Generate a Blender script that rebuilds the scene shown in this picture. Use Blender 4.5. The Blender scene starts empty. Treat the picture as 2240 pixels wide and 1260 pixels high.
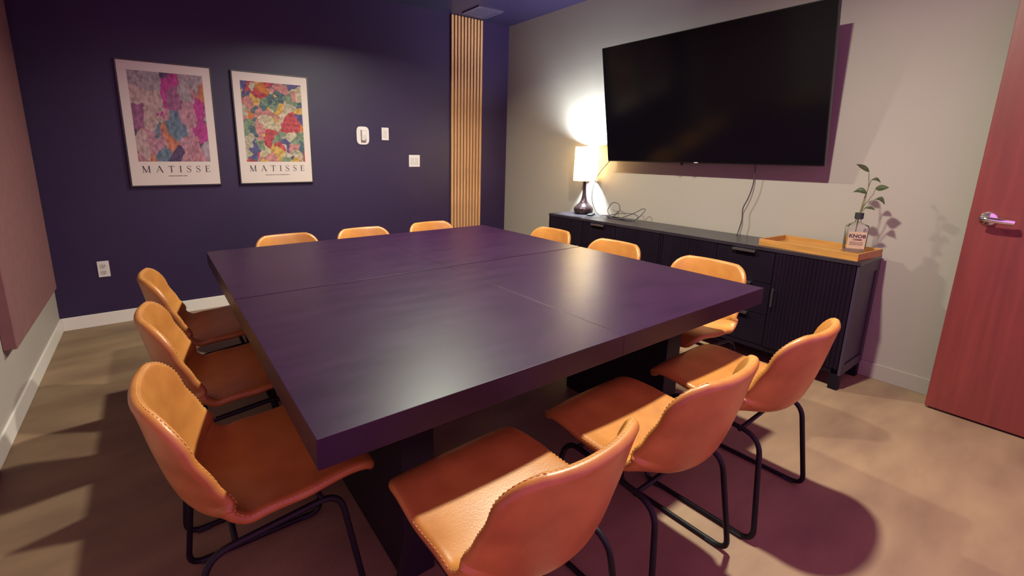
import bpy, bmesh, math, random
from mathutils import Vector, Matrix

random.seed(7)
S = bpy.context.scene
COL = S.collection

# ------------------------------------------------------------------ camera
f_px, yaw, pitch, roll, cam_h = 997.81, 0.6147, 0.2079, 0.0121, 1.3307
fw = Vector((math.sin(yaw) * math.cos(pitch), math.cos(yaw) * math.cos(pitch), -math.sin(pitch)))
r0 = Vector((math.cos(yaw), -math.sin(yaw), 0))
u0 = r0.cross(fw)
rt = r0 * math.cos(roll) + u0 * math.sin(roll)
up = u0 * math.cos(roll) - r0 * math.sin(roll)
cam_d = bpy.data.cameras.new('camera')
cam_d.sensor_fit = 'HORIZONTAL'
cam_d.sensor_width = 36.0
cam_d.lens = 36.0 * f_px / 2240.0
cam_d.shift_x = 81.83 / 2240.0
cam_d.shift_y = -83.93 / 2240.0
cam_d.clip_start = 0.02
cam = bpy.data.objects.new('camera', cam_d)
M = Matrix((rt, up, -fw)).transposed().to_4x4()
M.translation = Vector((0, 0, cam_h))
cam.matrix_world = M
COL.objects.link(cam)
S.camera = cam

# ------------------------------------------------------------------ world, exposure
W = bpy.data.worlds.new('world')
S.world = W
W.use_nodes = True
bg = W.node_tree.nodes['Background']
bg.inputs['Color'].default_value = (0.56, 0.20, 0.48, 1)
bg.inputs['Strength'].default_value = 2.0
S.view_settings.view_transform = 'Standard'
S.view_settings.look = 'None'
S.view_settings.gamma = 1.0
S.view_settings.exposure = 0.0
S.view_settings.use_curve_mapping = False

DOWNLIGHT_W = 118.0       # recessed ceiling lamp over the near table; the far one is dimmer
LAMP_W = 320.0             # the table lamp bulb

# room dimensions (metres)
YB, XR, XL, ZC, YN = 4.363, 3.523, -0.663, 2.744, -0.75

# ------------------------------------------------------------------ materials
MATS = {}


def principled(name):
    m = bpy.data.materials.new(name)
    m.use_nodes = True
    MATS[name] = m
    return m, m.node_tree.nodes, m.node_tree.links, m.node_tree.nodes['Principled BSDF']


def mat(name, col, rough=0.5, metal=0.0, spec=0.5, var=0.0, scale=8.0, stretch=(1, 1, 1), bump=0.0, bscale=None, col2=None,
        detail=4.0, rvar=0.0):
    m, N, L, b = principled(name)
    b.inputs['Base Color'].default_value = (*col, 1)
    b.inputs['Roughness'].default_value = rough
    b.inputs['Metallic'].default_value = metal
    b.inputs['Specular IOR Level'].default_value = spec
    if var or bump or col2 or rvar:
        tc = N.new('ShaderNodeTexCoord')
        mp = N.new('ShaderNodeMapping')
        mp.inputs['Scale'].default_value = stretch
        L.new(tc.outputs['Object'], mp.inputs['Vector'])
        nz = N.new('ShaderNodeTexNoise')
        nz.inputs['Scale'].default_value = scale
        nz.inputs['Detail'].default_value = detail
        L.new(mp.outputs['Vector'], nz.inputs['Vector'])
        if var or col2:
            cr = N.new('ShaderNodeValToRGB')
            c2 = col2 if col2 else tuple(c * (1 - var) for c in col)
            c1 = col if col2 else tuple(min(1, c * (1 + var)) for c in col)
            cr.color_ramp.elements[0].position = 0.3
            cr.color_ramp.elements[1].position = 0.7
            cr.color_ramp.elements[0].color = (*c2, 1)
            cr.color_ramp.elements[1].color = (*c1, 1)
            L.new(nz.outputs['Fac'], cr.inputs['Fac'])
            L.new(cr.outputs['Color'], b.inputs['Base Color'])
        if rvar:
            mr = N.new('ShaderNodeMapRange')
            mr.inputs['To Min'].default_value = rough - rvar
            mr.inputs['To Max'].default_value = rough + rvar
            L.new(nz.outputs['Fac'], mr.inputs['Value'])
            L.new(mr.outputs['Result'], b.inputs['Roughness'])
        if bump:
            n2 = N.new('ShaderNodeTexNoise')
            n2.inputs['Scale'].default_value = bscale or scale * 6
            n2.inputs['Detail'].default_value = 3
            L.new(mp.outputs['Vector'], n2.inputs['Vector'])
            bp = N.new('ShaderNodeBump')
            bp.inputs['Strength'].default_value = bump
            bp.inputs['Distance'].default_value = 0.004
            L.new(n2.outputs['Fac'], bp.inputs['Height'])
            L.new(bp.outputs['Normal'], b.inputs['Normal'])
    return m


def emis(name, col, strength):
    m, N, L, b = principled(name)
    b.inputs['Base Color'].default_value = (*col, 1)
    b.inputs['Emission Color'].default_value = (*col, 1)
    b.inputs['Emission Strength'].default_value = strength
    return m


def build_materials():
    mat('navy_paint', (0.0205, 0.0082, 0.0400), 0.50, spec=0.4, var=0.12, scale=1.5, bump=0.12, bscale=260)
    mat('ceiling_paint', (0.0150, 0.0078, 0.0320), 0.45, spec=0.45, var=0.1, scale=1.2, bump=0.1, bscale=200)
    mat('cream_paint', (0.283, 0.2290, 0.2040), 0.62, spec=0.35, var=0.03, scale=1.3, bump=0.1, bscale=240)
    mat('pale_paint', (0.3478, 0.2738, 0.2553), 0.6, spec=0.35, var=0.03, scale=1.3, bump=0.1, bscale=240)
    mat('white_trim', (0.6364, 0.5328, 0.5180), 0.42)
    mat('cream_trim', (0.283, 0.2290, 0.2040), 0.5)
    mat('floor_tile', (0.2442, 0.1443, 0.0851), 0.62, col2=(0.1591, 0.0851, 0.0533), scale=2.6, stretch=(0.8, 2.2, 1), detail=7, bump=0.15, bscale=140)
    mat('veneer', (0.1480, 0.0222, 0.0185), 0.42, var=0.16, scale=5, stretch=(6, 6, 0.35), detail=6)
    mat('brown_panel', (0.1776, 0.0629, 0.0703), 0.85, var=0.08, scale=18, bump=0.3, bscale=420)
    mat('leather', (0.420, 0.160, 0.038), 0.38, spec=0.45, col2=(0.275, 0.088, 0.020), scale=7, detail=6, bump=0.10, bscale=190)
    mat('stitch', (0.52, 0.25, 0.09), 0.6)
    mat('black_steel', (0.008, 0.006, 0.008), 0.45, spec=0.2)
    mat('rubber', (0.010, 0.009, 0.010), 0.7)
    mat('table_wood', (0.017, 0.0028, 0.019), 0.37, spec=0.27, var=0.15, scale=3.0, stretch=(1.5, 5, 1.5), detail=6, bump=0.03, bscale=14, rvar=0.03)
    mat('table_side', (0.026, 0.0145, 0.024), 0.5, spec=0.4, var=0.3, scale=4, stretch=(1, 1, 6))
    mat('slab_black', (0.009, 0.004, 0.009), 0.5, spec=0.3)
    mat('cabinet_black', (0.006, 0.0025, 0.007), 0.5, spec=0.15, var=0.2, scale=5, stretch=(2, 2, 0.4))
    mat('cabinet_top', (0.020, 0.014, 0.021), 0.30, spec=0.5, var=0.2, scale=4, stretch=(6, 1, 1))
    mat('cabinet_side_lit', (0.030, 0.018, 0.034), 0.45, spec=0.5)  # black cabinet finish lightened: purple light on the end panel put into its colour
    mat('brushed_metal', (0.42, 0.38, 0.40), 0.35, metal=1.0)
    mat('chrome', (0.80, 0.80, 0.84), 0.12, metal=1.0)
    mat('white_plastic', (0.5920, 0.5032, 0.5032), 0.35)
    mat('ivory_plastic', (0.4884, 0.4144, 0.4070), 0.4)
    mat('dark_slot', (0.05, 0.04, 0.04), 0.6)
    mat('oak_slat', (0.4884, 0.2368, 0.1110), 0.55, var=0.16, scale=9, stretch=(12, 12, 0.5), detail=5)
    mat('felt_black', (0.020, 0.006, 0.005), 0.95)
    mat('frame_black', (0.012, 0.010, 0.012), 0.45)
    mat('poster_paper', (0.5476, 0.4292, 0.3996), 0.5)
    mat('print_ink', (0.045, 0.018, 0.040), 0.6)
    mat('tv_black', (0.004, 0.003, 0.004), 0.3)
    m, N, L, b = principled('tv_screen')
    b.inputs['Base Color'].default_value = (0.0025, 0.0018, 0.003, 1)
    b.inputs['Roughness'].default_value = 0.14
    b.inputs['Specular IOR Level'].default_value = 0.32
    mat('tray_wood', (0.36, 0.155, 0.038), 0.42, var=0.15, scale=6, stretch=(10, 1, 10))
    mat('bronze', (0.050, 0.028, 0.030), 0.24, metal=0.55)
    mat('leaf_green', (0.0629, 0.0703, 0.0222), 0.45, var=0.25, scale=30)
    mat('stem_green', (0.1184, 0.1036, 0.0370), 0.5)
    mat('label_paper', (0.4070, 0.2664, 0.1628), 0.6, var=0.12, scale=40)
    mat('cord_black', (0.035, 0.025, 0.035), 0.5)
    emis('lens_glow', (1.0, 0.90, 0.74), 6.0)
    emis('bulb_glow', (1.0, 0.93, 0.80), 20.0)
    # glass
    m, N, L, b = principled('bottle_glass')
    b.inputs['Base Color'].default_value = (0.93, 0.95, 0.90, 1)
    b.inputs['Roughness'].default_value = 0.03
    b.inputs['IOR'].default_value = 1.45
    b.inputs['Transmission Weight'].default_value = 1.0
    # lamp shade: translucent fabric
    m = bpy.data.materials.new('shade_fabric')
    MATS['shade_fabric'] = m
    m.use_nodes = True
    N, L = m.node_tree.nodes, m.node_tree.links
    N.clear()
    out = N.new('ShaderNodeOutputMaterial')
    mx = N.new('ShaderNodeMixShader')
    mx.inputs[0].default_value = 2.0
    d = N.new('ShaderNodeBsdfDiffuse')
    t = N.new('ShaderNodeBsdfTranslucent')
    nz = N.new('ShaderNodeTexNoise')
    nz.inputs['Scale'].default_value = 60
    cr = N.new('ShaderNodeValToRGB')
    cr.color_ramp.elements[0].color = (0.36, 0.26, 0.15, 1)
    cr.color_ramp.elements[1].color = (0.44, 0.34, 0.21, 1)
    L.new(nz.outputs['Fac'], cr.inputs['Fac'])
    L.new(cr.outputs['Color'], d.inputs['Color'])
    L.new(cr.outputs['Color'], t.inputs['Color'])
    L.new(d.outputs[0], mx.inputs[1])
    L.new(t.outputs[0], mx.inputs[2])
    L.new(mx.outputs[0], out.inputs['Surface'])
    # abstract prints: irregular colour patches from a fixed palette
    def abstract(name, pal, scale, seed, stretch):
        m, N, L, b = principled(name)
        b.inputs['Roughness'].default_value = 2.0
        tc = N.new('ShaderNodeTexCoord')
        mp = N.new('ShaderNodeMapping')
        mp.inputs['Location'].default_value = (seed, 0, seed * 0.7)
        mp.inputs['Scale'].default_value = stretch
        L.new(tc.outputs['Object'], mp.inputs['Vector'])
        nz = N.new('ShaderNodeTexNoise')
        nz.inputs['Scale'].default_value = 9
        nz.inputs['Detail'].default_value = 3
        L.new(mp.outputs['Vector'], nz.inputs['Vector'])
        sc = N.new('ShaderNodeVectorMath')
        sc.operation = 'SCALE'
        sc.inputs['Scale'].default_value = 0.16
        L.new(nz.outputs['Color'], sc.inputs[0])
        ad = N.new('ShaderNodeVectorMath')
        ad.operation = 'ADD'
        L.new(mp.outputs['Vector'], ad.inputs[0])
        L.new(sc.outputs[0], ad.inputs[1])
        vo = N.new('ShaderNodeTexVoronoi')
        vo.inputs['Scale'].default_value = scale
        L.new(ad.outputs[0], vo.inputs['Vector'])
        sp = N.new('ShaderNodeSeparateColor')
        L.new(vo.outputs['Color'], sp.inputs['Color'])
        cr = N.new('ShaderNodeValToRGB')
        cr.color_ramp.interpolation = 'CONSTANT'
        e = cr.color_ramp.elements
        e[0].color = (*pal[0], 1)
        e[1].position = 1.0 / len(pal)
        e[1].color = (*pal[1], 1)
        for i, c in enumerate(pal[2:], 2):
            q = e.new(i / len(pal))
            q.color = (*c, 1)
        L.new(sp.outputs[0], cr.inputs['Fac'])
        n2 = N.new('ShaderNodeTexNoise')
        n2.inputs['Scale'].default_value = 38
        n2.inputs['Detail'].default_value = 4
        L.new(mp.outputs['Vector'], n2.inputs['Vector'])
        mx = N.new('ShaderNodeMix')
        mx.data_type = 'RGBA'
        mx.blend_type = 'OVERLAY'
        mx.inputs['Factor'].default_value = 2.0
        L.new(cr.outputs['Color'], mx.inputs[6])
        L.new(n2.outputs['Fac'], mx.inputs[7])
        L.new(mx.outputs[2], b.inputs['Base Color'])
    abstract('print_pink', [(0.311, 0.126, 0.163), (0.222, 0.074, 0.148), (0.355, 0.222, 0.222), (0.370, 0.118, 0.074), (0.266, 0.192, 0.222), (0.074, 0.044, 0.096), (0.326, 0.148, 0.192), (0.311, 0.037, 0.163), (0.104, 0.126, 0.178)], 9, 3.1, (1.2, 1, 0.7))
    abstract('print_garden', [(0.370, 0.296, 0.207), (0.074, 0.104, 0.126), (0.385, 0.296, 0.222), (0.407, 0.126, 0.044), (0.148, 0.178, 0.126), (0.370, 0.148, 0.148), (0.414, 0.237, 0.074), (0.081, 0.067, 0.163), (0.311, 0.259, 0.200), (0.333, 0.052, 0.067)], 14, 8.3, (1, 1, 1))


build_materials()

# ------------------------------------------------------------------ helpers


def link(o, parent=None):
    COL.objects.link(o)
    if parent is not None:
        o.parent = parent
    return o


def obj(name, bm, m, parent=None, smooth=False, loc=None, bevel=0.0):
    if bevel:
        bmesh.ops.bevel(bm, geom=list(bm.edges), offset=bevel, segments=2, affect='EDGES', profile=0.6)
    bmesh.ops.recalc_face_normals(bm, faces=bm.faces)
    me = bpy.data.meshes.new(name)
    bm.to_mesh(me)
    bm.free()
    if smooth:
        for p in me.polygons:
            p.use_smooth = True
    me.materials.append(MATS[m])
    o = bpy.data.objects.new(name, me)
    if loc:
        o.location = loc
    return link(o, parent)


def sharp(o, ang=12):
    me = o.data
    for p in me.polygons:
        p.use_smooth = True
    me.set_sharp_from_angle(angle=math.radians(ang))
    return o


def empty(name, loc=(0, 0, 0), rz=0.0):
    o = bpy.data.objects.new(name, None)
    o.empty_display_size = 0.1
    o.location = loc
    o.rotation_euler = (0, 0, rz)
    return link(o)


def tag(o, label, cat, group=None):
    o['label'] = label
    o['category'] = cat
    if group:
        o['group'] = group
    return o


def struct(o, label=None):
    o['kind'] = 'structure'
    if label:
        o['label'] = label
    return o


def box(x0, x1, y0, y1, z0, z1, bm=None):
    bm = bm or bmesh.new()
    vs = [bm.verts.new((x, y, z)) for x in (x0, x1) for y in (y0, y1) for z in (z0, z1)]
    for f in ((0, 1, 3, 2), (4, 6, 7, 5), (0, 4, 5, 1), (2, 3, 7, 6), (0, 2, 6, 4), (1, 5, 7, 3)):
        bm.faces.new([vs[i] for i in f])
    return bm


def lathe(profile, seg=40, bm=None, cx=0.0, cy=0.0):
    """profile: list of (radius, z)"""
    bm = bm or bmesh.new()
    rings = []
    for r, z in profile:
        if r < 1e-6:
            rings.append([bm.verts.new((cx, cy, z))])
        else:
            rings.append([bm.verts.new((cx + r * math.cos(2 * math.pi * i / seg), cy + r * math.sin(2 * math.pi * i / seg), z)) for i in range(seg)])
    for a, b in zip(rings, rings[1:]):
        for i in range(seg):
            j = (i + 1) % seg
            if len(a) == 1 and len(b) == 1:
                continue
            if len(a) == 1:
                bm.faces.new((a[0], b[i], b[j]))
            elif len(b) == 1:
                bm.faces.new((a[i], b[0], a[j]))
            else:
                bm.faces.new((a[i], b[i], b[j], a[j]))
    return bm


def tube(pts, r, seg=10, closed=False, bm=None, radii=None):
    bm = bm or bmesh.new()
    P = [Vector(p) for p in pts]
    n = len(P)
    tans = []
    for i in range(n):
        a = P[(i - 1) % n] if closed or i > 0 else P[i]
        b = P[(i + 1) % n] if closed or i < n - 1 else P[i]
        tans.append((b - a).normalized())
    ref = Vector((0, 0, 1)) if abs(tans[0].z) < 0.9 else Vector((1, 0, 0))
    nrm = (ref - tans[0] * ref.dot(tans[0])).normalized()
    rings = []
    for i in range(n):
        t = tans[i]
        nrm = (nrm - t * nrm.dot(t)).normalized()
        bn = t.cross(nrm)
        rr = radii[i] if radii else r
        rings.append([bm.verts.new(P[i] + (nrm * math.cos(2 * math.pi * k / seg) + bn * math.sin(2 * math.pi * k / seg)) * rr) for k in range(seg)])
    m = n if closed else n - 1
    for i in range(m):
        a, b = rings[i], rings[(i + 1) % n]
        if closed and i == n - 1:      # align seam
            off = min(range(seg), key=lambda s: (a[0].co - b[s].co).length)
        else:
            off = 0
        for k in range(seg):
            bm.faces.new((a[k], a[(k + 1) % seg], b[(k + 1 + off) % seg], b[(k + off) % seg]))
    if not closed:
        bm.faces.new(rings[0][::-1])
        bm.faces.new(rings[-1])
    return bm


def spline(pts, n=8, closed=False):
    P = [Vector(p) for p in pts]
    out = []
    m = len(P)
    rng = m if closed else m - 1
    for i in range(rng):
        p0 = P[(i - 1) % m] if closed or i > 0 else P[i] * 2 - P[i + 1]
        p1 = P[i]
        p2 = P[(i + 1) % m]
        p3 = P[(i + 2) % m] if closed or i + 2 < m else P[i + 1] * 2 - P[i]
        for k in range(n):
            t = k / n
            out.append(0.5 * ((2 * p1) + (p2 - p0) * t + (2 * p0 - 5 * p1 + 4 * p2 - p3) * t * t + (3 * p1 - p0 - 3 * p2 + p3) * t ** 3))
    if not closed:
        out.append(P[-1])
    return out


def rounded(pts, radii, n=6):
    """closed polyline with rounded corners"""
    P = [Vector(p) for p in pts]
    out = []
    m = len(P)
    for i in range(m):
        a, b, c = P[(i - 1) % m], P[i], P[(i + 1) % m]
        d1, d2 = (a - b).normalized(), (c - b).normalized()
        r = radii[i]
        s, e = b + d1 * r, b + d2 * r
        for k in range(n + 1):
            t = k / n
            out.append((1 - t) ** 2 * s + 2 * t * (1 - t) * b + t * t * e)
    return out


def prism(poly, axis, a, b, bm=None):
    """extrude a 2d polygon along axis from a to b; poly given in the two other axes in order"""
    bm = bm or bmesh.new()
    def P(p, v):
        c = [0, 0, 0]
        o = [i for i in range(3) if i != axis]
        c[o[0]], c[o[1]], c[axis] = p[0], p[1], v
        return c
    A = [bm.verts.new(P(p, a)) for p in poly]
    B = [bm.verts.new(P(p, b)) for p in poly]
    bm.faces.new(A)
    bm.faces.new(B[::-1])
    n = len(poly)
    for i in range(n):
        bm.faces.new((A[i], A[(i + 1) % n], B[(i + 1) % n], B[i]))
    return bm


def copy_tree(o, parent=None):
    c = o.copy()
    COL.objects.link(c)
    c.parent = parent
    for ch in [q for q in bpy.data.objects if q.parent == o]:
        copy_tree(ch, c)
    return c


# ------------------------------------------------------------------ room shell
struct(obj('floor', box(XL - 0.1, XR + 0.1, YN, YB + 0.1, -0.1, 0), 'floor_tile'), 'tan mottled smooth floor')
struct(obj('ceiling', box(XL - 0.1, XR + 0.1, 0.1, YB + 0.1, ZC, ZC + 0.1), 'ceiling_paint'), 'dark purple painted ceiling')
struct(obj('wall_back', box(XL - 0.1, XR + 0.1, YB, YB + 0.1, 0, ZC), 'navy_paint'), 'dark navy purple painted accent wall')
struct(obj('wall_right', box(XR, XR + 0.1, YN, YB, 0, ZC), 'cream_paint'), 'pale cream painted wall behind the television')
struct(obj('wall_left', box(XL - 0.1, XL, 0.6, YB, 0, ZC), 'pale_paint'), 'pale grey green painted wall')


def skirting(name, x0, x1, y0, y1, m, lab):
    bm = box(x0, x1, y0, y1, 0, 0.098)
    struct(obj(name, bm, m, bevel=0.003), lab)


skirting('baseboard_back', XL + 0.012, XR - 0.012, YB - 0.012, YB, 'white_trim', 'white baseboard under the dark wall')
skirting('baseboard_right', XR - 0.012, XR, YN, YB, 'cream_trim', 'cream baseboard along the television wall')
skirting('baseboard_left', XL, XL + 0.012, 0.6, YB, 'white_trim', 'white baseboard along the left wall')

# door leaf, standing open against the right wall
door = empty('door_1', (3.335, 0.433, 0.012))
struct(door, 'reddish brown wooden door standing open with a chrome lever')
sharp(obj('door_leaf', box(0, 0.045, -0.915, 0, 0, 2.12), 'veneer', door, bevel=0.002))
hd = lathe([(0, 0), (0.033, 0), (0.034, 0.004), (0.030, 0.010), (0.014, 0.013), (0.0125, 0.045), (0, 0.045)], 32)
bmesh.ops.rotate(hd, verts=hd.verts, cent=(0, 0, 0), matrix=Matrix.Rotation(-math.pi / 2, 3, 'Y'))
bmesh.ops.translate(hd, verts=hd.verts, vec=(0, -0.068, 1.035))
rose = sharp(obj('rose', hd, 'chrome', door), 30)
lev = tube(spline([(-0.050, -0.050, 1.037), (-0.056, -0.062, 1.037), (-0.056, -0.095, 1.034), (-0.054, -0.130, 1.031), (-0.049, -0.156, 1.029)], 5), 0.0125, 14,
           radii=None)
sharp(obj('lever', lev, 'chrome', door), 40)
obj('latch_plate', box(0.010, 0.034, -0.0005, 0.002, 1.0, 1.07), 'brushed_metal', door)

# ------------------------------------------------------------------ ceiling lamps and vent


def downlight(x, y, label, power, spread):
    t = tag(empty('downlight', (x, y, ZC)), label, 'light', 'recessed ceiling lamps')
    sharp(obj('trim_ring', lathe([(0.058, -0.001), (0.084, -0.001), (0.085, -0.006), (0.078, -0.010), (0.060, -0.008), (0.058, -0.001)], 40), 'ceiling_paint', t))
    obj('lens', lathe([(0, -0.002), (0.057, -0.002), (0.057, -0.004), (0, -0.004)], 32), 'lens_glow', t)
    l = bpy.data.lights.new('downlight_beam', 'AREA')
    l.shape = 'DISK'
    l.size = 0.10
    l.spread = math.radians(spread)
    l.energy = power
    l.color = (0.93, 1.0, 0.78)
    lo = bpy.data.objects.new('downlight_beam', l)
    lo.location = (0, 0, -0.02)
    link(lo, t)


downlight(1.647, 1.007, 'recessed round ceiling lamp above the near table', DOWNLIGHT_W, 165)
downlight(1.647, 2.766, 'recessed round ceiling lamp above the far table', DOWNLIGHT_W * 0.76, 148)

vt = tag(empty('ceiling_vent', (2.954, 4.092, ZC)), 'square purple grey vent grille in the ceiling above the slat panel', 'vent')
bm = box(-0.155, 0.155, -0.150, -0.118, -0.012, -0.001)
box(-0.155, 0.155, 0.118, 0.150, -0.012, -0.001, bm)
box(-0.155, -0.123, -0.118, 0.118, -0.012, -0.001, bm)
box(0.123, 0.155, -0.118, 0.118, -0.012, -0.001, bm)
mat('vent_metal', (0.050, 0.034, 0.070), 0.45)
obj('frame', bm, 'vent_metal', vt)
obj('grille_plate', box(-0.123, 0.123, -0.118, 0.118, -0.008, -0.001), 'vent_metal', vt)
for i in range(9):
    y = -0.105 + i * 0.02625
    obj('louver', box(-0.122, 0.122, y - 0.004, y + 0.004, -0.012, -0.0082), 'vent_metal', vt)

# ------------------------------------------------------------------ wooden slat panel
sp_ = tag(empty('slat_wall_panel', (2.938, YB, 0)), 'tall strip of vertical oak slats on black felt beside the corner', 'wall panel')
obj('felt_backing', box(-0.203, 0.203, -0.010, -0.0005, 0.10, ZC - 0.005), 'felt_black', sp_)
base = None
for i in range(10):
    x = -0.187 + i * (0.374 / 9)
    if base is None:
        base = obj('slat', box(-0.0135, 0.0135, -0.024, -0.0102, 0.10, ZC - 0.005), 'oak_slat', sp_, bevel=0.0012)
        base.location.x = x
    else:
        c = base.copy()
        COL.objects.link(c)
        c.location.x = x

# ------------------------------------------------------------------ posters
def seg(p, q, w):
    d = Vector((q[0] - p[0], q[1] - p[1]))
    n = Vector((-d.y, d.x)).normalized() * (w / 2)
    return [(p[0] + n.x, p[1] + n.y), (q[0] + n.x, q[1] + n.y), (q[0] - n.x, q[1] - n.y), (p[0] - n.x, p[1] - n.y)]


def hbar(x0, x1, z, w):
    return seg((x0, z), (x1, z), w)


def letter(ch):
    T, K = 0.055, 0.15
    if ch == 'M':
        return 1.12, [seg((.14, 0), (.18, 1), T), seg((.16, 1), (.54, .02), K), seg((.56, .02), (.92, 1), T), seg((.94, 0), (.92, 1), K), hbar(0, .28, .02, .04), hbar(.78, 1.12, .02, .04), hbar(.04, .22, .98, .04), hbar(.88, 1.08, .98, .04)]
    if ch == 'A':
        return .98, [seg((.10, 0), (.48, 1), T), seg((.46, 1), (.86, 0), K), hbar(.24, .72, .35, .05), hbar(0, .24, .02, .04), hbar(.70, .98, .02, .04)]
    if ch == 'T':
        return .82, [seg((.41, 0), (.41, 1), K), hbar(.02, .80, .97, .055), seg((.03, 1), (.02, .76), .045), seg((.79, 1), (.80, .76), .045), hbar(.26, .56, .02, .04)]
    if ch == 'I':
        return .36, [seg((.18, 0), (.18, 1), K), hbar(.02, .34, .02, .04), hbar(.02, .34, .98, .04)]
    if ch == 'E':
        return .72, [seg((.18, 0), (.18, 1), K), hbar(.02, .64, .97, .055), hbar(.18, .52, .52, .05), hbar(.02, .68, .03, .055), seg((.63, 1), (.63, .78), .045), seg((.67, 0), (.69, .26), .045), seg((.52, .42), (.52, .62), .04)]
    if ch == 'S':
        c = spline([(.56, .78, 0), (.50, .93, 0), (.32, 1.0, 0), (.13, .92, 0), (.09, .74, 0), (.22, .58, 0), (.42, .46, 0), (.56, .30, 0), (.50, .10, 0), (.30, 0.0, 0), (.12, .06, 0), (.05, .24, 0)], 4)
        n = len(c)
        ps = []
        for i in range(n - 1):
            w = .05 + .10 * math.exp(-((i / n - .5) / .16) ** 2)
            ps.append(seg((c[i].x, c[i].y), (c[i + 1].x, c[i + 1].y), w))
        ps += [seg((.56, .99), (.56, .74), .04), seg((.05, .0), (.05, .28), .04)]
        return .64, ps
    return .3, []


def word(text, x0, x1, z0, hgt, y):
    """letters laid out evenly between x0 and x1, facing -y, at plane y"""
    L_ = [letter(c) for c in text]
    tot = sum(w for w, _ in L_) * hgt
    gap = ((x1 - x0) - tot) / (len(text) - 1)
    out = []
    x = x0
    for w, polys in L_:
        bm = bmesh.new()
        for p in polys:
            bm.faces.new([bm.verts.new((x + a * hgt, y, z0 + b * hgt)) for a, b in p])
        out.append(bm)
        x += w * hgt + gap
    return out


def poster(cx, zc, w, h, art, artmat, txt, cap, label, seed):
    t = tag(empty('framed_poster', (cx, YB, zc)), label, 'poster', 'framed posters on the dark wall')
    hw, hh, fr, dp = w / 2, h / 2, 0.010, 0.026
    bm = box(-hw - fr, hw + fr, -dp, -0.001, hh, hh + fr)
    box(-hw - fr, hw + fr, -dp, -0.001, -hh - fr, -hh, bm)
    box(-hw - fr, -hw, -dp, -0.001, -hh, hh, bm)
    box(hw, hw + fr, -dp, -0.001, -hh, hh, bm)
    obj('frame', bm, 'frame_black', t)
    obj('paper_sheet', box(-hw, hw, -0.021, -0.001, -hh, hh), 'poster_paper', t)
    obj('printed_artwork', box(art[0] - cx, art[1] - cx, -0.0214, -0.021, art[2] - zc, art[3] - zc), artmat, t)
    for bm_l in word('MATISSE', txt[0] - cx, txt[1] - cx, txt[2] - zc, txt[3], -0.0216):
        obj('letter', bm_l, 'print_ink', t)
    rnd = random.Random(seed)
    bm = bmesh.new()
    x = cap[0] - cx
    while x < cap[1] - cx:
        wd = rnd.uniform(0.004, 0.009)
        bm.faces.new([bm.verts.new((a, -0.0216, b)) for a, b in ((x, cap[2] - zc), (x + wd, cap[2] - zc), (x + wd, cap[2] - zc + 0.005), (x, cap[2] - zc + 0.005))])
        x += wd + rnd.choice((0.0015, 0.0015, 0.005))
    o = obj('small_caption', bm, 'print_ink', t)
    return t


poster(0.179, 1.512, 0.592, 0.905, (-0.060, 0.417, 1.240, 1.900), 'print_pink', (-0.046, 0.408, 1.157, 0.050), (0.119, 0.239, 1.127),
       'framed poster with pink and orange patchwork print, the farther left of two', 1)
poster(0.927, 1.512, 0.592, 0.905, (0.686, 1.168, 1.239, 1.896), 'print_garden', (0.703, 1.157, 1.157, 0.050), (0.825, 1.023, 1.123),
       'framed poster with many-coloured garden patchwork print, nearer the thermostat', 2)

# ------------------------------------------------------------------ wall devices
def superell(cx, cz, a, b, n=4, k=40):
    o = []
    for i in range(k):
        t = 2 * math.pi * i / k
        c, s = math.cos(t), math.sin(t)
        o.append((cx + a * math.copysign(abs(c) ** (2 / n), c), cz + b * math.copysign(abs(s) ** (2 / n), s)))
    return o


th = tag(empty('thermostat', (1.731, YB, 1.487)), 'white rounded thermostat with raised control on the dark wall', 'thermostat')
sharp(obj('back_plate', prism(superell(0, 0, 0.063, 0.085), 1, -0.010, -0.0005), 'white_plastic', th, bevel=0.003))
sharp(obj('control_body', box(-0.022, 0.030, -0.038, -0.0105, -0.048, 0.055), 'ivory_plastic', th, bevel=0.004))
obj('display_window', box(-0.014, 0.022, -0.0395, -0.0382, 0.005, 0.040), 'white_plastic', th)
obj('button', box(0.010, 0.022, -0.0395, -0.0382, -0.040, -0.034), 'dark_slot', th)

p1 = tag(empty('wall_plate', (1.966, YB, 1.510)), 'narrow white switch plate beside the thermostat', 'switch')
sharp(obj('plate', box(-0.0375, 0.0375, -0.007, -0.0005, -0.061, 0.061), 'white_plastic', p1, bevel=0.002))
sharp(obj('rocker', box(-0.017, 0.017, -0.0105, -0.0072, -0.034, 0.034), 'ivory_plastic', p1, bevel=0.001))
p2 = tag(empty('wall_plate', (2.289, YB, 1.246)), 'wide white switch plate low beside the oak slats', 'switch')
sharp(obj('plate', box(-0.0635, 0.0635, -0.007, -0.0005, -0.061, 0.061), 'white_plastic', p2, bevel=0.002))
for sx in (-0.024, 0.024):
    sharp(obj('rocker', box(sx - 0.017, sx + 0.017, -0.0105, -0.0072, -0.034, 0.034), 'ivory_plastic', p2, bevel=0.001))
ot = tag(empty('power_outlet', (-0.366, YB, 0.439)), 'white double power outlet low on the dark wall', 'outlet')
sharp(obj('plate', box(-0.0355, 0.0355, -0.007, -0.0005, -0.061, 0.061), 'white_plastic', ot, bevel=0.002))
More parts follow.
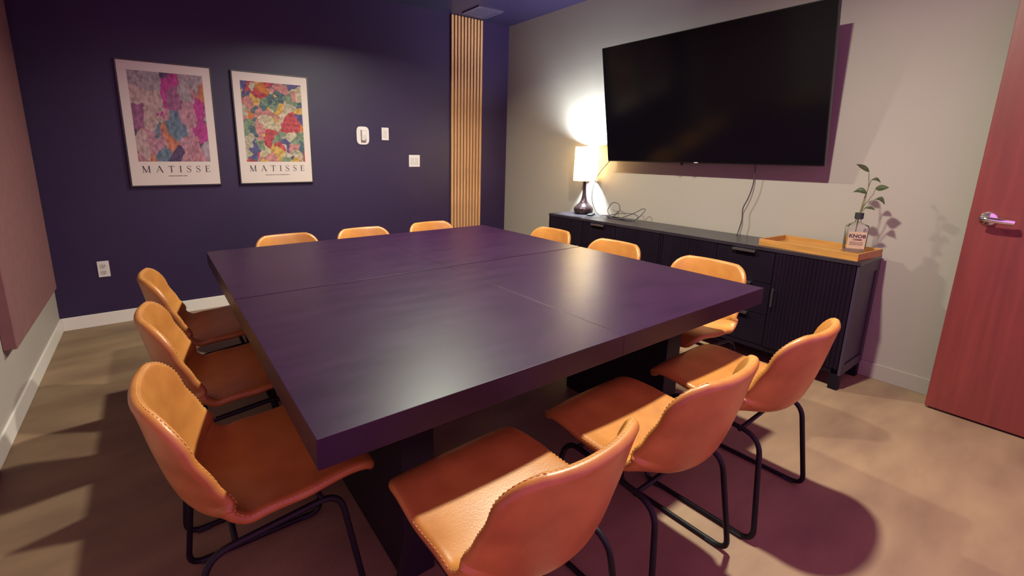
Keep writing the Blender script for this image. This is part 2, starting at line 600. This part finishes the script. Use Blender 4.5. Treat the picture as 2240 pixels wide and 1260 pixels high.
for sz in (-0.024, 0.024):
    rc = sharp(obj('receptacle', prism(superell(0, sz, 0.019, 0.0165, 3, 24), 1, -0.0095, -0.0072), 'ivory_plastic', ot))
    for sx in (-0.007, 0.007):
        obj('slot', box(sx - 0.0016, sx + 0.0016, -0.0100, -0.0096, sz - 0.002, sz + 0.008), 'dark_slot', rc)
    obj('slot', box(-0.003, 0.003, -0.0100, -0.0096, sz - 0.011, sz - 0.006), 'dark_slot', rc)

# brown fabric panel on the left wall
pn = tag(empty('acoustic_panel', (XL, 3.53, 0.385)), 'large reddish brown wall panel on the pale left wall', 'panel')
sharp(obj('panel_board', box(0.001, 0.050, -0.60, 0.60, 0, 2.10), 'brown_panel', pn, bevel=0.003))

# ------------------------------------------------------------------ television
tvx0, tvz0, tvx1, tvz1 = 3.393, 1.277, 3.215, 2.203
tilt = math.atan2(tvx0 - tvx1, tvz1 - tvz0)
tvh, tvw = math.hypot(tvx0 - tvx1, tvz1 - tvz0), 1.645
tv = tag(empty('television', (tvx0, 1.916, tvz0)), 'large black flat television tilted down on the cream wall', 'television')
tv.rotation_euler = (0, -tilt, 0)
# local: x = into the wall, y = along the wall, z = up the screen
bm = box(0.0008, 0.030, -tvw / 2, tvw / 2, 0, tvh)
sharp(obj('casing', bm, 'tv_black', tv, bevel=0.003))
obj('screen', box(-0.001, 0.0007, -tvw / 2 + 0.007, tvw / 2 - 0.007, 0.012, tvh - 0.007), 'tv_screen', tv)
bm = box(0.0302, 0.060, -0.55, 0.55, 0.06, 0.55)
sharp(obj('rear_housing', bm, 'tv_black', tv, bevel=0.008))
obj('sensor', prism([(-0.012, 0), (0.012, 0), (0.006, -0.02), (-0.006, -0.02)], 0, 0.006, 0.020), 'tv_black', tv, loc=(0, 0.12, 0))
obj('badge', box(-0.002, -0.0005, -0.018, 0.012, 0.003, 0.008), 'white_plastic', tv)
# wall bracket behind it
bk = tag(empty('television_bracket', (XR, 1.916, 1.6)), 'black steel wall bracket behind the television', 'bracket')
obj('wall_plate', box(-0.012, -0.0005, -0.30, 0.30, -0.12, 0.12), 'black_steel', bk)
for sy in (-0.22, 0.22):
    obj('arm', prism([(-0.0125, -0.10), (-0.0125, 0.14), (-0.130, 0.14), (-0.078, -0.10)], 1, sy - 0.012, sy + 0.012), 'black_steel', bk)

# ------------------------------------------------------------------ sideboards
CT = 0.772
CX0, CX1 = 3.135, 3.500


def fluted(y0, y1, z0, z1, x_face, depth=0.018, pitch=0.020, amp=0.006):
    """vertically ribbed door, ribs towards -x"""
    n = round((y1 - y0) / pitch)
    p = (y1 - y0) / n
    prof = []
    for i in range(n):
        for k in range(4):
            prof.append((x_face - amp * math.sin(math.pi * k / 4), y0 + (i + k / 4) * p))
    prof.append((x_face, y1))
    poly = prof + [(x_face + depth, y1), (x_face + depth, y0)]
    return prism(poly, 2, z0, z1)


def pull(parent, y, z, ln, vertical=False):
    bm = bmesh.new()
    x = CX0 - 0.004
    if vertical:
        box(x - 0.022, x - 0.016, y - 0.004, y + 0.004, z - ln / 2, z + ln / 2, bm)
        for s in (-1, 1):
            box(x - 0.016, x, y - 0.003, y + 0.003, z + s * (ln / 2 - 0.012) - 0.003, z + s * (ln / 2 - 0.012) + 0.003, bm)
        obj('handle', bm, 'brushed_metal', parent)
    else:
        box(x - 0.022, x - 0.016, y - ln / 2, y + ln / 2, z - 0.004, z + 0.004, bm)
        for s in (-1, 1):
            box(x - 0.016, x, y + s * (ln / 2 - 0.012) - 0.003, y + s * (ln / 2 - 0.012) + 0.003, z - 0.003, z + 0.003, bm)
        obj('handle', bm, 'brushed_metal', parent)


def sideboard(y0, y1, label, end_mat):
    t = tag(empty('sideboard', ((CX0 + CX1) / 2, (y0 + y1) / 2, 0)), label, 'sideboard', 'black sideboards under the television')
    ox, oy = (CX0 + CX1) / 2, (y0 + y1) / 2
    def put(name, bm, m, par=t, **k):
        bmesh.ops.translate(bm, verts=bm.verts, vec=(-ox, -oy, 0))
        return obj(name, bm, m, par, **k)
    sharp(put('top_panel', box(CX0 - 0.006, CX1, y0, y1, CT - 0.022, CT), 'cabinet_top', bevel=0.0015))
    zb = 0.095
    put('carcass', box(CX0 + 0.022, CX1 - 0.004, y0 + 0.014, y1 - 0.014, zb, CT - 0.0225), 'cabinet_black')
    for yy, s in ((y0, 1), (y1, -1)):          # framed end panels
        for nm, a in (('side_stile', (CX0, CX0 + 0.045, zb, CT - 0.0225)), ('side_stile', (CX1 - 0.045, CX1, zb, CT - 0.0225)),
                      ('side_rail', (CX0 + 0.0455, CX1 - 0.0455, zb, zb + 0.055)), ('side_rail', (CX0 + 0.0455, CX1 - 0.0455, CT - 0.085, CT - 0.0225))):
            ya, yb = sorted((yy + s * 0.001, yy + s * 0.0138))
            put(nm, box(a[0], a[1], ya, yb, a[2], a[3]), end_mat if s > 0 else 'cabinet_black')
    for ya, yb in ((y0 + 0.0085, y0 + 0.0138), (y1 - 0.0138, y1 - 0.0085)):
        put('side_panel', box(CX0 + 0.046, CX1 - 0.046, ya, yb, zb + 0.0555, CT - 0.0855), end_mat)
    put('bottom_rail', box(CX0 + 0.004, CX0 + 0.0215, y0 + 0.046, y1 - 0.046, zb, zb + 0.030), 'cabinet_black')
    for lx in (CX0 + 0.004, CX1 - 0.049):
        for ly in (y0 + 0.006, y1 - 0.051):
            put('leg', box(lx, lx + 0.045, ly, ly + 0.045, 0, zb - 0.0005), 'cabinet_black')
    ym = (y0 + y1) / 2
    fz0, fz1 = zb + 0.034, CT - 0.026
    for a, b, hy in ((y0 + 0.018, ym - 0.184, ym - 0.206), (ym + 0.184, y1 - 0.018, ym + 0.206)):
        d = put('door', fluted(a, b, fz0, fz1, CX0), 'cabinet_black')
        bm_h = bmesh.new()
        x = CX0 - 0.006
        box(x - 0.022, x - 0.015, hy - 0.004, hy + 0.004, 0.405, 0.525, bm_h)
        for zz in (0.42, 0.51):
            box(x - 0.015, x, hy - 0.003, hy + 0.003, zz - 0.003, zz + 0.003, bm_h)
        put('handle', bm_h, 'brushed_metal', d)
    dh = (fz1 - fz0 - 0.008) / 3
    for i in range(3):
        z0 = fz0 + i * (dh + 0.004)
        d = put('drawer', box(CX0, CX0 + 0.018, ym - 0.180, ym + 0.180, z0, z0 + dh), 'cabinet_black', bevel=0.0015)
        zz = z0 + dh - 0.005
        bm_h = box(CX0 - 0.022, CX0 - 0.0005, ym - 0.07, ym + 0.07, zz - 0.003, zz + 0.003)
        box(CX0 - 0.022, CX0 - 0.018, ym - 0.07, ym + 0.07, zz - 0.012, zz - 0.003, bm_h)
        put('handle', bm_h, 'brushed_metal', d)
    return t


sideboard(0.766, 1.976, 'black fluted sideboard carrying the wooden tray and bottle, nearer the door', 'cabinet_side_lit')
sideboard(1.978, 3.188, 'black fluted sideboard carrying the lit table lamp, nearer the corner', 'cabinet_black')

# ------------------------------------------------------------------ table lamp
LX, LY = 3.410, 3.005
lp = tag(empty('table_lamp', (LX, LY, CT)), 'lit table lamp with cream drum shade and dark bronze gourd base', 'lamp')
prof = [(0, 0), (0.078, 0), (0.083, 0.006), (0.090, 0.022), (0.093, 0.040), (0.088, 0.060), (0.070, 0.080), (0.050, 0.098), (0.036, 0.118), (0.026, 0.145),
        (0.019, 0.185), (0.0155, 0.230), (0.0145, 0.280), (0.016, 0.312), (0.016, 0.330), (0, 0.330)]
pr = [(p.x, p.y) for p in spline([(a, b, 0) for a, b in prof[1:-1]], 3)]
sharp(obj('base', lathe([(0, 0)] + pr + [(0, 0.330)], 48), 'bronze', lp), 50)
obj('socket', lathe([(0, 0.331), (0.016, 0.331), (0.016, 0.375), (0, 0.375)], 20), 'brushed_metal', lp, smooth=False)
sz0, sz1 = 0.315, 0.632
sharp(obj('shade', lathe([(0.112, sz0), (0.106, sz1), (0.1045, sz1), (0.1105, sz0), (0.112, sz0)], 56), 'shade_fabric', lp), 30)
bm = bmesh.new()
for a in range(3):
    t = a * 2 * math.pi / 3 + 0.4
    tube([(0.012 * math.cos(t), 0.012 * math.sin(t), sz1 - 0.02), (0.104 * math.cos(t), 0.104 * math.sin(t), sz1 - 0.008)], 0.0018, 6, bm=bm)
lathe([(0.012, sz1 - 0.024), (0.014, sz1 - 0.02), (0.012, sz1 - 0.016), (0.010, sz1 - 0.02), (0.012, sz1 - 0.024)], 16, bm)
obj('shade_spider', bm, 'brushed_metal', lp)
obj('finial', lathe([(0, sz1 - 0.03), (0.006, sz1 - 0.025), (0.005, sz1 + 0.004), (0.008, sz1 + 0.010), (0, sz1 + 0.018)], 14), 'bronze', lp, smooth=True)
obj('bulb', lathe([(0, 0.3755), (0.012, 0.376), (0.014, 0.392), (0.026, 0.420), (0.030, 0.445), (0.024, 0.468), (0, 0.478)], 24), 'bulb_glow', lp, smooth=True)
pl = bpy.data.lights.new('bulb_light', 'POINT')
pl.energy = LAMP_W
pl.color = (0.78, 0.97, 1.0)
pl.shadow_soft_size = 0.048
po = bpy.data.objects.new('bulb_light', pl)
po.location = (0, 0, 0.550)
link(po, lp)

# remote, cables
rm = tag(empty('remote_control', (3.365, 2.868, CT), math.radians(-62)), 'black slim remote control lying at the lamp base', 'remote')
sharp(obj('remote_body', box(-0.022, 0.022, -0.075, 0.075, 0, 0.016), 'rubber', rm, bevel=0.004))
bm = bmesh.new()
for i in range(5):
    for j in (-1, 0, 1):
        box(j * 0.011 - 0.003, j * 0.011 + 0.003, -0.05 + i * 0.02, -0.044 + i * 0.02, 0.0161, 0.0175, bm)
obj('buttons', bm, 'tv_black', rm)

z0 = CT + 0.004
pts = [(3.43, 2.735, 1.290), (3.39, 2.819, 1.170), (3.38, 2.871, 1.053), (3.38, 2.882, 0.924), (3.385, 2.838, 0.821), (3.39, 2.775, z0 + 0.003),
       (3.38, 2.72, z0 + 0.012), (3.36, 2.62, z0), (3.35, 2.50, z0 + 0.006), (3.37, 2.42, z0), (3.40, 2.38, z0 + 0.03), (3.44, 2.345, 0.868), (3.45, 2.38, 0.878),
       (3.42, 2.45, 0.83), (3.39, 2.55, z0 + 0.01), (3.40, 2.66, z0 + 0.006), (3.43, 2.73, 0.83), (3.44, 2.69, 0.902), (3.44, 2.62, 0.895), (3.43, 2.60, 0.84),
       (3.40, 2.64, z0 + 0.014), (3.37, 2.70, z0 + 0.010), (3.36, 2.66, z0 + 0.02), (3.38, 2.55, 0.825), (3.42, 2.44, 0.828), (3.43, 2.40, 0.80), (3.38, 2.44, z0), (3.35, 2.56, z0),
       (3.37, 2.68, z0), (3.39, 2.62, z0 + 0.008), (3.36, 2.48, z0 + 0.012), (3.40, 2.41, z0)]
tag(obj('coiled_cable', tube(spline(pts, 7), 0.0032, 8), 'cord_black', smooth=True), 'thin black cable looping down from television and coiled beside the lamp', 'cable')
pts = [(3.455, 1.518, 1.290), (3.47, 1.520, 1.200), (3.472, 1.526, 1.120), (3.475, 1.545, 1.040), (3.475, 1.571, 0.965), (3.472, 1.566, 0.886), (3.470, 1.578, 0.80), (3.46, 1.580, CT + 0.005), (3.44, 1.57, CT + 0.0045)]
tag(obj('black_cable', tube(spline(pts, 7), 0.0040, 8), 'cord_black', smooth=True), 'single black cord hanging straight from television to sideboard top', 'cable')

# ------------------------------------------------------------------ tray, bottle, plant
tr = tag(empty('serving_tray', (3.315, 1.035, CT), math.radians(-5)), 'shallow orange brown wooden tray on the sideboard under the bottle', 'tray')
a, b, hgt = 0.158, 0.265, 0.042
obj('tray_bottom', box(-a + 0.008, a - 0.008, -b + 0.008, b - 0.008, 0, 0.008), 'tray_wood', tr)
for nm, bx in (('tray_side', (-a, -a + 0.008, -b, b)), ('tray_side', (a - 0.008, a, -b, b)), ('tray_side', (-a + 0.0081, a - 0.0081, -b, -b + 0.008)), ('tray_side', (-a + 0.0081, a - 0.0081, b - 0.008, b))):
    sharp(obj(nm, box(bx[0], bx[1], bx[2], bx[3], 0, hgt), 'tray_wood', tr, bevel=0.0015))

BX, BY, BZ = 3.275, 0.850, CT + 0.0085
bt = tag(empty('glass_bottle', (BX, BY, BZ), math.radians(-62)), 'square clear glass bottle with tan label and black collar on the tray', 'bottle')


def rrect(hx, hy, r, n=5):
    o = []
    for cx, cy, a0 in ((hx - r, hy - r, 0), (-hx + r, hy - r, 90), (-hx + r, -hy + r, 180), (hx - r, -hy + r, 270)):
        for k in range(n + 1):
            t = math.radians(a0 + 90 * k / n)
            o.append((cx + r * math.cos(t), cy + r * math.sin(t)))
    return o


def loft(sections, bm=None, cap=True):
    bm = bm or bmesh.new()
    rings = [[bm.verts.new((x, y, z)) for x, y in p] for p, z in sections]
    n = len(rings[0])
    for A, B in zip(rings, rings[1:]):
        for i in range(n):
            bm.faces.new((A[i], A[(i + 1) % n], B[(i + 1) % n], B[i]))
    if cap:
        bm.faces.new(rings[0][::-1])
        bm.faces.new(rings[-1])
    return bm


outer = [(rrect(0.046, 0.033, 0.010), 0.0), (rrect(0.050, 0.036, 0.010), 0.006), (rrect(0.050, 0.036, 0.010), 0.020), (rrect(0.047, 0.033, 0.009), 0.030),
         (rrect(0.049, 0.035, 0.009), 0.165), (rrect(0.046, 0.032, 0.012), 0.178), (rrect(0.026, 0.022, 0.014), 0.187), (rrect(0.014, 0.014, 0.0135), 0.194), (rrect(0.0135, 0.0135, 0.0134), 0.245),
         (rrect(0.0105, 0.0105, 0.0104), 0.245), (rrect(0.0105, 0.0105, 0.0104), 0.198), (rrect(0.022, 0.018, 0.012), 0.183), (rrect(0.042, 0.028, 0.010), 0.172),
         (rrect(0.045, 0.031, 0.008), 0.160), (rrect(0.043, 0.029, 0.008), 0.034), (rrect(0.040, 0.026, 0.008), 0.026)]
sharp(obj('bottle_body', loft(outer), 'bottle_glass', bt), 50)
obj('collar', loft([(rrect(0.019, 0.019, 0.0188), 0.212), (rrect(0.020, 0.020, 0.0198), 0.214), (rrect(0.020, 0.020, 0.0198), 0.246), (rrect(0.0138, 0.0138, 0.0137), 0.2465), (rrect(0.0138, 0.0138, 0.0137), 0.212)], cap=False), 'rubber', bt)
lab = obj('label', box(-0.040, 0.040, -0.0368, -0.0362, 0.045, 0.140), 'label_paper', bt)
lab['label'] = 'tan paper label with dark lettering'


def text_mesh(name, body, size, parent, loc, m, thick=0.0):
    cu = bpy.data.curves.new(name + '_curve', 'FONT')
    cu.body = body
    cu.size = size
    cu.align_x = 'CENTER'
    cu.offset = thick
    cu.resolution_u = 2
    tmp = bpy.data.objects.new(name + '_tmp', cu)
    COL.objects.link(tmp)
    dg = bpy.context.evaluated_depsgraph_get()
    me = bpy.data.meshes.new_from_object(tmp.evaluated_get(dg))
    me.name = name
    bpy.data.objects.remove(tmp)
    bpy.data.curves.remove(cu)
    me.materials.clear()
    me.materials.append(MATS[m])
    o = bpy.data.objects.new(name, me)
    o.rotation_euler = (math.pi / 2, 0, 0)
    o.location = loc
    return link(o, parent)


text_mesh('label_lettering', 'KNOB', 0.027, lab, (0.0, -0.0372, 0.108), 'print_ink', 0.0012)
text_mesh('label_lettering', 'CREEK', 0.014, lab, (0.003, -0.0372, 0.092), 'print_ink', 0.0006)
bm = bmesh.new()
rnd = random.Random(3)
for z in (0.080, 0.073, 0.066):
    x = -0.032
    while x < 0.030:
        w = rnd.uniform(0.003, 0.008)
        bm.faces.new([bm.verts.new((p, -0.0372, q)) for p, q in ((x, z), (x + w, z), (x + w, z + 0.003), (x, z + 0.003))])
        x += w + 0.002
obj('label_lines', bm, 'print_ink', lab)

plant = tag(empty('plant_cutting', (BX, BY, BZ + 0.03)), 'green leafy plant cutting rooted in the glass bottle', 'plant')


def leaf(base, tip, width, droop=0.25):
    """pointed blade with a centre fold, two-sided thickness"""
    b_, t_ = Vector(base), Vector(tip)
    ax = t_ - b_
    ln = ax.length
    ax.normalize()
    nrm = Vector((-0.72, -0.30, 0.62))
    nrm = (nrm - ax * nrm.dot(ax)).normalized()
    side = ax.cross(nrm).normalized()
    bm = bmesh.new()
    rows = []
    n = 8
    for i in range(n + 1):
        t = i / n
        w = width * (math.sin(math.pi * min(1, t * 0.97 + 0.03) ** 0.8)) * 0.5
        c = b_ + ax * ln * t + Vector((0, 0, math.sin(math.pi * t) * ln * droop))
        rows.append([bm.verts.new(c + side * w * s + nrm * abs(s) * w * 0.25) for s in (-1, -0.5, 0, 0.5, 1)])
    for A, B in zip(rows, rows[1:]):
        for k in range(4):
            bm.faces.new((A[k], A[k + 1], B[k + 1], B[k]))
    bmesh.ops.solidify(bm, geom=list(bm.faces), thickness=0.0008)
    return bm


def rel(p):
    return (p[0] - BX, p[1] - BY, p[2] - BZ - 0.03)


neck = (BX, BY, 1.02)
inside = (BX + 0.004, BY + 0.006, BZ + 0.09)
stems = {
    'a': [inside, neck, (3.285, 0.846, 1.10), (3.290, 0.838, 1.17), (3.292, 0.848, 1.256)],
    'b': [inside, neck, (3.285, 0.835, 1.08), (3.300, 0.815, 1.13), (3.305, 0.808, 1.167)],
    'c': [inside, neck, (3.272, 0.838, 1.09), (3.268, 0.834, 1.137)],
    'd': [inside, neck, (3.290, 0.825, 1.07), (3.305, 0.800, 1.108)],
    'e': [(3.290, 0.838, 1.165), (3.296, 0.836, 1.19), (3.298, 0.833, 1.211)],
    'f': [neck, (3.285, 0.832, 1.055)],
}
for k, p in stems.items():
    q = spline([rel(a) for a in p], 5)
    obj('stem', tube(q, 0.0022, 7), 'stem_green', plant, smooth=True)
for bs, tp, w, dr in (((3.292, 0.848, 1.256), (3.268, 0.905, 1.297), 0.030, 0.05), ((3.298, 0.833, 1.211), (3.305, 0.790, 1.196), 0.022, 0.28),
                      ((3.305, 0.808, 1.167), (3.300, 0.750, 1.175), 0.042, -0.05), ((3.268, 0.834, 1.137), (3.262, 0.896, 1.139), 0.036, 0.22),
                      ((3.305, 0.800, 1.108), (3.312, 0.757, 1.078), 0.028, 0.30), ((3.285, 0.832, 1.055), (3.300, 0.790, 1.045), 0.020, 0.15)):
    obj('leaf', leaf(rel(bs), rel(tp), w, dr), 'leaf_green', plant, smooth=True)

# ------------------------------------------------------------------ conference tables
TX0, TX1, TY0, TYM, TY1, TZ, TT = 0.216, 2.183, 0.853, 1.933, 2.974, 0.76, 0.072


def table(y0, y1, label):
    xm, ym = (TX0 + TX1) / 2, (y0 + y1) / 2
    t = tag(empty('conference_table', (xm, ym, 0)), label, 'table', 'two dark conference tables pushed together')
    hw, hd = (TX1 - TX0) / 2, (y1 - y0) / 2
    for x0, x1 in ((-hw, -0.0003), (0.0003, hw)):
        sharp(obj('top_board', box(x0, x1, -hd, hd, TZ - TT, TZ), 'table_wood', t, bevel=0.0016))
    for x0, x1 in ((0.515 - xm, 0.625 - xm), (1.865 - xm, 1.975 - xm)):
        sharp(obj('slab_leg', box(x0, x1, -0.30, 0.30, 0, TZ - TT - 0.0205), 'slab_black', t, bevel=0.003))
    for yy in (-0.24, 0.24):
        obj('under_batten', box(0.515 - xm, 1.975 - xm, yy - 0.04, yy + 0.04, TZ - TT - 0.020, TZ - TT - 0.0005), 'slab_black', t)
    return t


table(TY0, TYM - 0.0035, 'dark stained square table nearest the camera, its front edge over three chairs')
table(TYM + 0.0035, TY1, 'dark stained square table nearer the dark wall and posters')

# ------------------------------------------------------------------ chairs
CPROF = spline([(0.252, 0.430, 0), (0.240, 0.455, 0), (0.195, 0.464, 0), (0.10, 0.452, 0), (0.0, 0.432, 0), (-0.085, 0.414, 0), (-0.145, 0.420, 0), (-0.192, 0.455, 0),
                (-0.220, 0.520, 0), (-0.243, 0.610, 0), (-0.259, 0.690, 0), (-0.268, 0.735, 0), (-0.273, 0.752, 0)], 12)
CLEN = [0.0]
for a_, b_ in zip(CPROF, CPROF[1:]):
    CLEN.append(CLEN[-1] + (b_ - a_).length)
CTOT = CLEN[-1]


def interp(tab, t):
    for (t0, v0), (t1, v1) in zip(tab, tab[1:]):
        if t <= t1:
            k = (t - t0) / (t1 - t0)
            k = k * k * (3 - 2 * k)
            return v0 + (v1 - v0) * k
    return tab[-1][1]


W_TAB = [(0, 0.205), (0.25, 0.222), (0.50, 0.226), (0.68, 0.222), (0.85, 0.214), (1, 0.206)]
C_TAB = [(0, -0.004), (0.22, 0.006), (0.40, 0.026), (0.54, 0.082), (0.63, 0.104), (0.76, 0.092), (0.88, 0.074), (1, 0.060)]


def cpoint(u, s):
    """point and normal of the shell's front surface; u in -1..1, s arc length"""
    s = min(max(s, 0), CTOT)
    i = max(k for k in range(len(CLEN) - 1) if CLEN[k] <= s + 1e-9)
    k = (s - CLEN[i]) / (CLEN[i + 1] - CLEN[i])
    p = CPROF[i].lerp(CPROF[i + 1], k)
    a = CPROF[max(0, i - 2)]
    b = CPROF[min(len(CPROF) - 1, i + 3)]
    t = (b - a).normalized()
    # tangent (dy, dz); normal pointing up over the seat and forward on the back
    n = Vector((0.0, t.y, -t.x))
    v = s / CTOT
    w = interp(W_TAB, v)
    rt_, rf_ = 0.065, 0.055
    d = CTOT - s
    if d < rt_:
        w -= rt_ - math.sqrt(max(0, rt_ ** 2 - (rt_ - d) ** 2))
    if s < rf_:
        w -= rf_ - math.sqrt(max(0, rf_ ** 2 - (rf_ - s) ** 2))
    W0 = interp(W_TAB, v)
    ux = u * w / W0
    c = interp(C_TAB, v)
    off = c * abs(ux) ** 2.3
    k = min(1, max(0, (v - 0.62) / 0.25))
    n = (n * (1 - k) + Vector((0, 1, -0.12)) * k).normalized()
    return Vector((u * w, p.x, p.y)) + n * off, n


def chair_shell():
    srows = [0, 0.003, 0.010, 0.022, 0.040, 0.060]
    m = 30
    srows += [0.06 + (CTOT - 0.16) * i / m for i in range(1, m + 1)]
    srows += [CTOT - d for d in (0.078, 0.056, 0.036, 0.020, 0.009, 0.003, 0)]
    us = [math.sin(math.pi / 2 * (-1 + 2 * i / 20)) for i in range(21)]
    us = [0.55 * x + 0.45 * (-1 + 2 * i / 20) for i, x in enumerate(us)]
    th = 0.029
    bm = bmesh.new()
    F, B = [], []
    for s in srows:
        F.append([bm.verts.new(cpoint(u, s)[0]) for u in us])
    bm.verts.index_update()
    # smooth normals of the front surface by finite differences
    def nrm(i, j):
        a = F[min(i + 1, len(F) - 1)][j].co - F[max(i - 1, 0)][j].co
        b = F[i][min(j + 1, 20)].co - F[i][max(j - 1, 0)].co
        return b.cross(a).normalized()
    for i in range(len(srows)):
        B.append([bm.verts.new(F[i][j].co - nrm(i, j) * th) for j in range(21)])
    n = len(srows)
    for i in range(n - 1):
        for j in range(20):
            bm.faces.new((F[i][j], F[i][j + 1], F[i + 1][j + 1], F[i + 1][j]))
            bm.faces.new((B[i][j], B[i + 1][j], B[i + 1][j + 1], B[i][j + 1]))
    # rounded rim: one extra ring bulging outward
    loop = [(0, j) for j in range(21)] + [(i, 20) for i in range(1, n)] + [(n - 1, j) for j in range(19, -1, -1)] + [(i, 0) for i in range(n - 2, 0, -1)]
    mids = []
    k = len(loop)
    for q in range(k):
        i, j = loop[q]
        f, b = F[i][j].co, B[i][j].co
        ip, jp = loop[q - 1]
        in_, jn = loop[(q + 1) % k]
        t = (F[in_][jn].co - F[ip][jp].co)
        out = t.cross(f - b).normalized()
        ctr = F[n // 2][10].co
        if out.dot(f - Vector((0, f.y, f.z))) < -1e-4:
            out = -out
        if i == 0 and out.y < 0:
            out = -out
        if i == n - 1 and out.z < 0:
            out = -out
        mids.append([bm.verts.new(f.lerp(b, 0.22) + out * 0.008), bm.verts.new(f.lerp(b, 0.5) + out * 0.0115), bm.verts.new(f.lerp(b, 0.78) + out * 0.008)])
    for q in range(k):
        p = (q + 1) % k
        i, j = loop[q]
        i2, j2 = loop[p]
        chain1 = [F[i][j]] + mids[q] + [B[i][j]]
        chain2 = [F[i2][j2]] + mids[p] + [B[i2][j2]]
        for a in range(4):
            bm.faces.new((chain1[a], chain1[a + 1], chain2[a + 1], chain2[a]))
    # stitch positions: on the outer face, close to the rim, along the sides of the back and the top
    path = []
    for q in range(k):
        i, j = loop[q]
        if i > 14 or (i > 8 and j in (0, 20)):
            path.append((q, mids[q][2].co.copy(), (mids[q][2].co - F[i][j].co.lerp(B[i][j].co, 0.5)).normalized()))
    return bm, path


chair = empty('bucket_chair', (0, 0, 0))
bm_shell, stpath = chair_shell()
sh = obj('seat_shell', bm_shell, 'leather', chair, smooth=True)
sub = sh.modifiers.new('smooth', 'SUBSURF')
sub.levels = 1
sub.render_levels = 1
# stitches: evenly spaced short dashes
stpath.sort(key=lambda e: e[0])
runs, cur = [], [stpath[0]]
for a, b in zip(stpath, stpath[1:]):
    if b[0] == a[0] + 1:
        cur.append(b)
    else:
        runs.append(cur)
        cur = [b]
runs.append(cur)
bm = bmesh.new()
for run in runs:
    pts = [e[1] for e in run]
    nn = [e[2] for e in run]
    acc, i = 0.0, 0
    L = [0.0]
    for a, b in zip(pts, pts[1:]):
        L.append(L[-1] + (b - a).length)
    s = 0.006
    while s < L[-1] - 0.006:
        i = max(q for q in range(len(L) - 1) if L[q] <= s)
        k = (s - L[i]) / max(1e-9, L[i + 1] - L[i])
        p = pts[i].lerp(pts[i + 1], k)
        nv = nn[i].lerp(nn[i + 1], k).normalized()
        t = (pts[i + 1] - pts[i]).normalized()
        p = p - nv * 0.0014
        tube([p - t * 0.0042, p - t * 0.002 + nv * 0.0010, p + t * 0.002 + nv * 0.0010, p + t * 0.0042], 0.0010, 5, bm=bm, radii=[0.0004, 0.0010, 0.0010, 0.0004])
        s += 0.0125
obj('stitching', bm, 'stitch', chair, smooth=True)['label'] = 'pale stitching along the rim'
for s in (-1, 1):
    def X(z):
        return s * (0.238 - 0.052 * z / 0.43)
    zt, zf = 0.378, 0.408
    loop = rounded([(X(0.010), -0.205, 0.0095), (X(zt), -0.165, zt), (X(zf), 0.165, zf), (X(0.010), 0.225, 0.0095)], [0.05, 0.06, 0.06, 0.05], 6)
    fr_ = obj('leg_frame', tube(loop, 0.0090, 10, closed=True), 'black_steel', chair, smooth=True)
    for yy in (-0.150, 0.170):
        sharp(obj('foot_pad', box(X(0.0) - 0.0105, X(0.0) + 0.0105, yy - 0.020, yy + 0.020, 0.0, 0.013), 'rubber', fr_, bevel=0.002))
for yy, zz in ((-0.095, 0.3745), (0.115, 0.4075)):
    xw = 0.190
    obj('cross_bar', tube([(-xw, yy, zz), (xw, yy, zz)], 0.0075, 10), 'black_steel', chair, smooth=True)

R_ = math.radians
spots = [
    # x, y, rotation about z (0 = facing +y), label, group
    (0.650, 0.755, R_(3), 'tan leather bucket chair in the foreground, cut off by the bottom edge, nearest the camera', 'near'),
    (1.230, 0.765, R_(2), 'tan leather bucket chair in the middle of the near row', 'near'),
    (1.815, 0.750, R_(2), 'tan leather bucket chair of the near row closest to the door', 'near'),
    (0.170, 1.300, R_(-90), 'tan leather bucket chair of the left row closest to the camera', 'left'),
    (0.170, 1.925, R_(-90), 'tan leather bucket chair in the middle of the left row', 'left'),
    (0.170, 2.540, R_(-90), 'tan leather bucket chair of the left row closest to the dark wall', 'left'),
    (0.725, 3.070, R_(180), 'tan leather bucket chair of the far row closest to the posters', 'far'),
    (1.275, 3.070, R_(180), 'tan leather bucket chair in the middle of the far row', 'far'),
    (1.865, 3.070, R_(180), 'tan leather bucket chair of the far row in front of the oak slats', 'far'),
    (2.280, 2.490, R_(90), 'tan leather bucket chair of the sideboard row closest to the lamp and corner', 'right'),
    (2.280, 1.895, R_(90), 'tan leather bucket chair in the middle of the sideboard row', 'right'),
    (2.280, 1.260, R_(90), 'tan leather bucket chair of the sideboard row closest to the tray', 'right'),
]
for i, (x, y, rz, lab_, side) in enumerate(spots):
    o = chair if i == 0 else copy_tree(chair)
    o.location = (x, y, 0)
    o.rotation_euler = (0, 0, rz)
    tag(o, lab_, 'chair', 'tan bucket chairs around the tables')
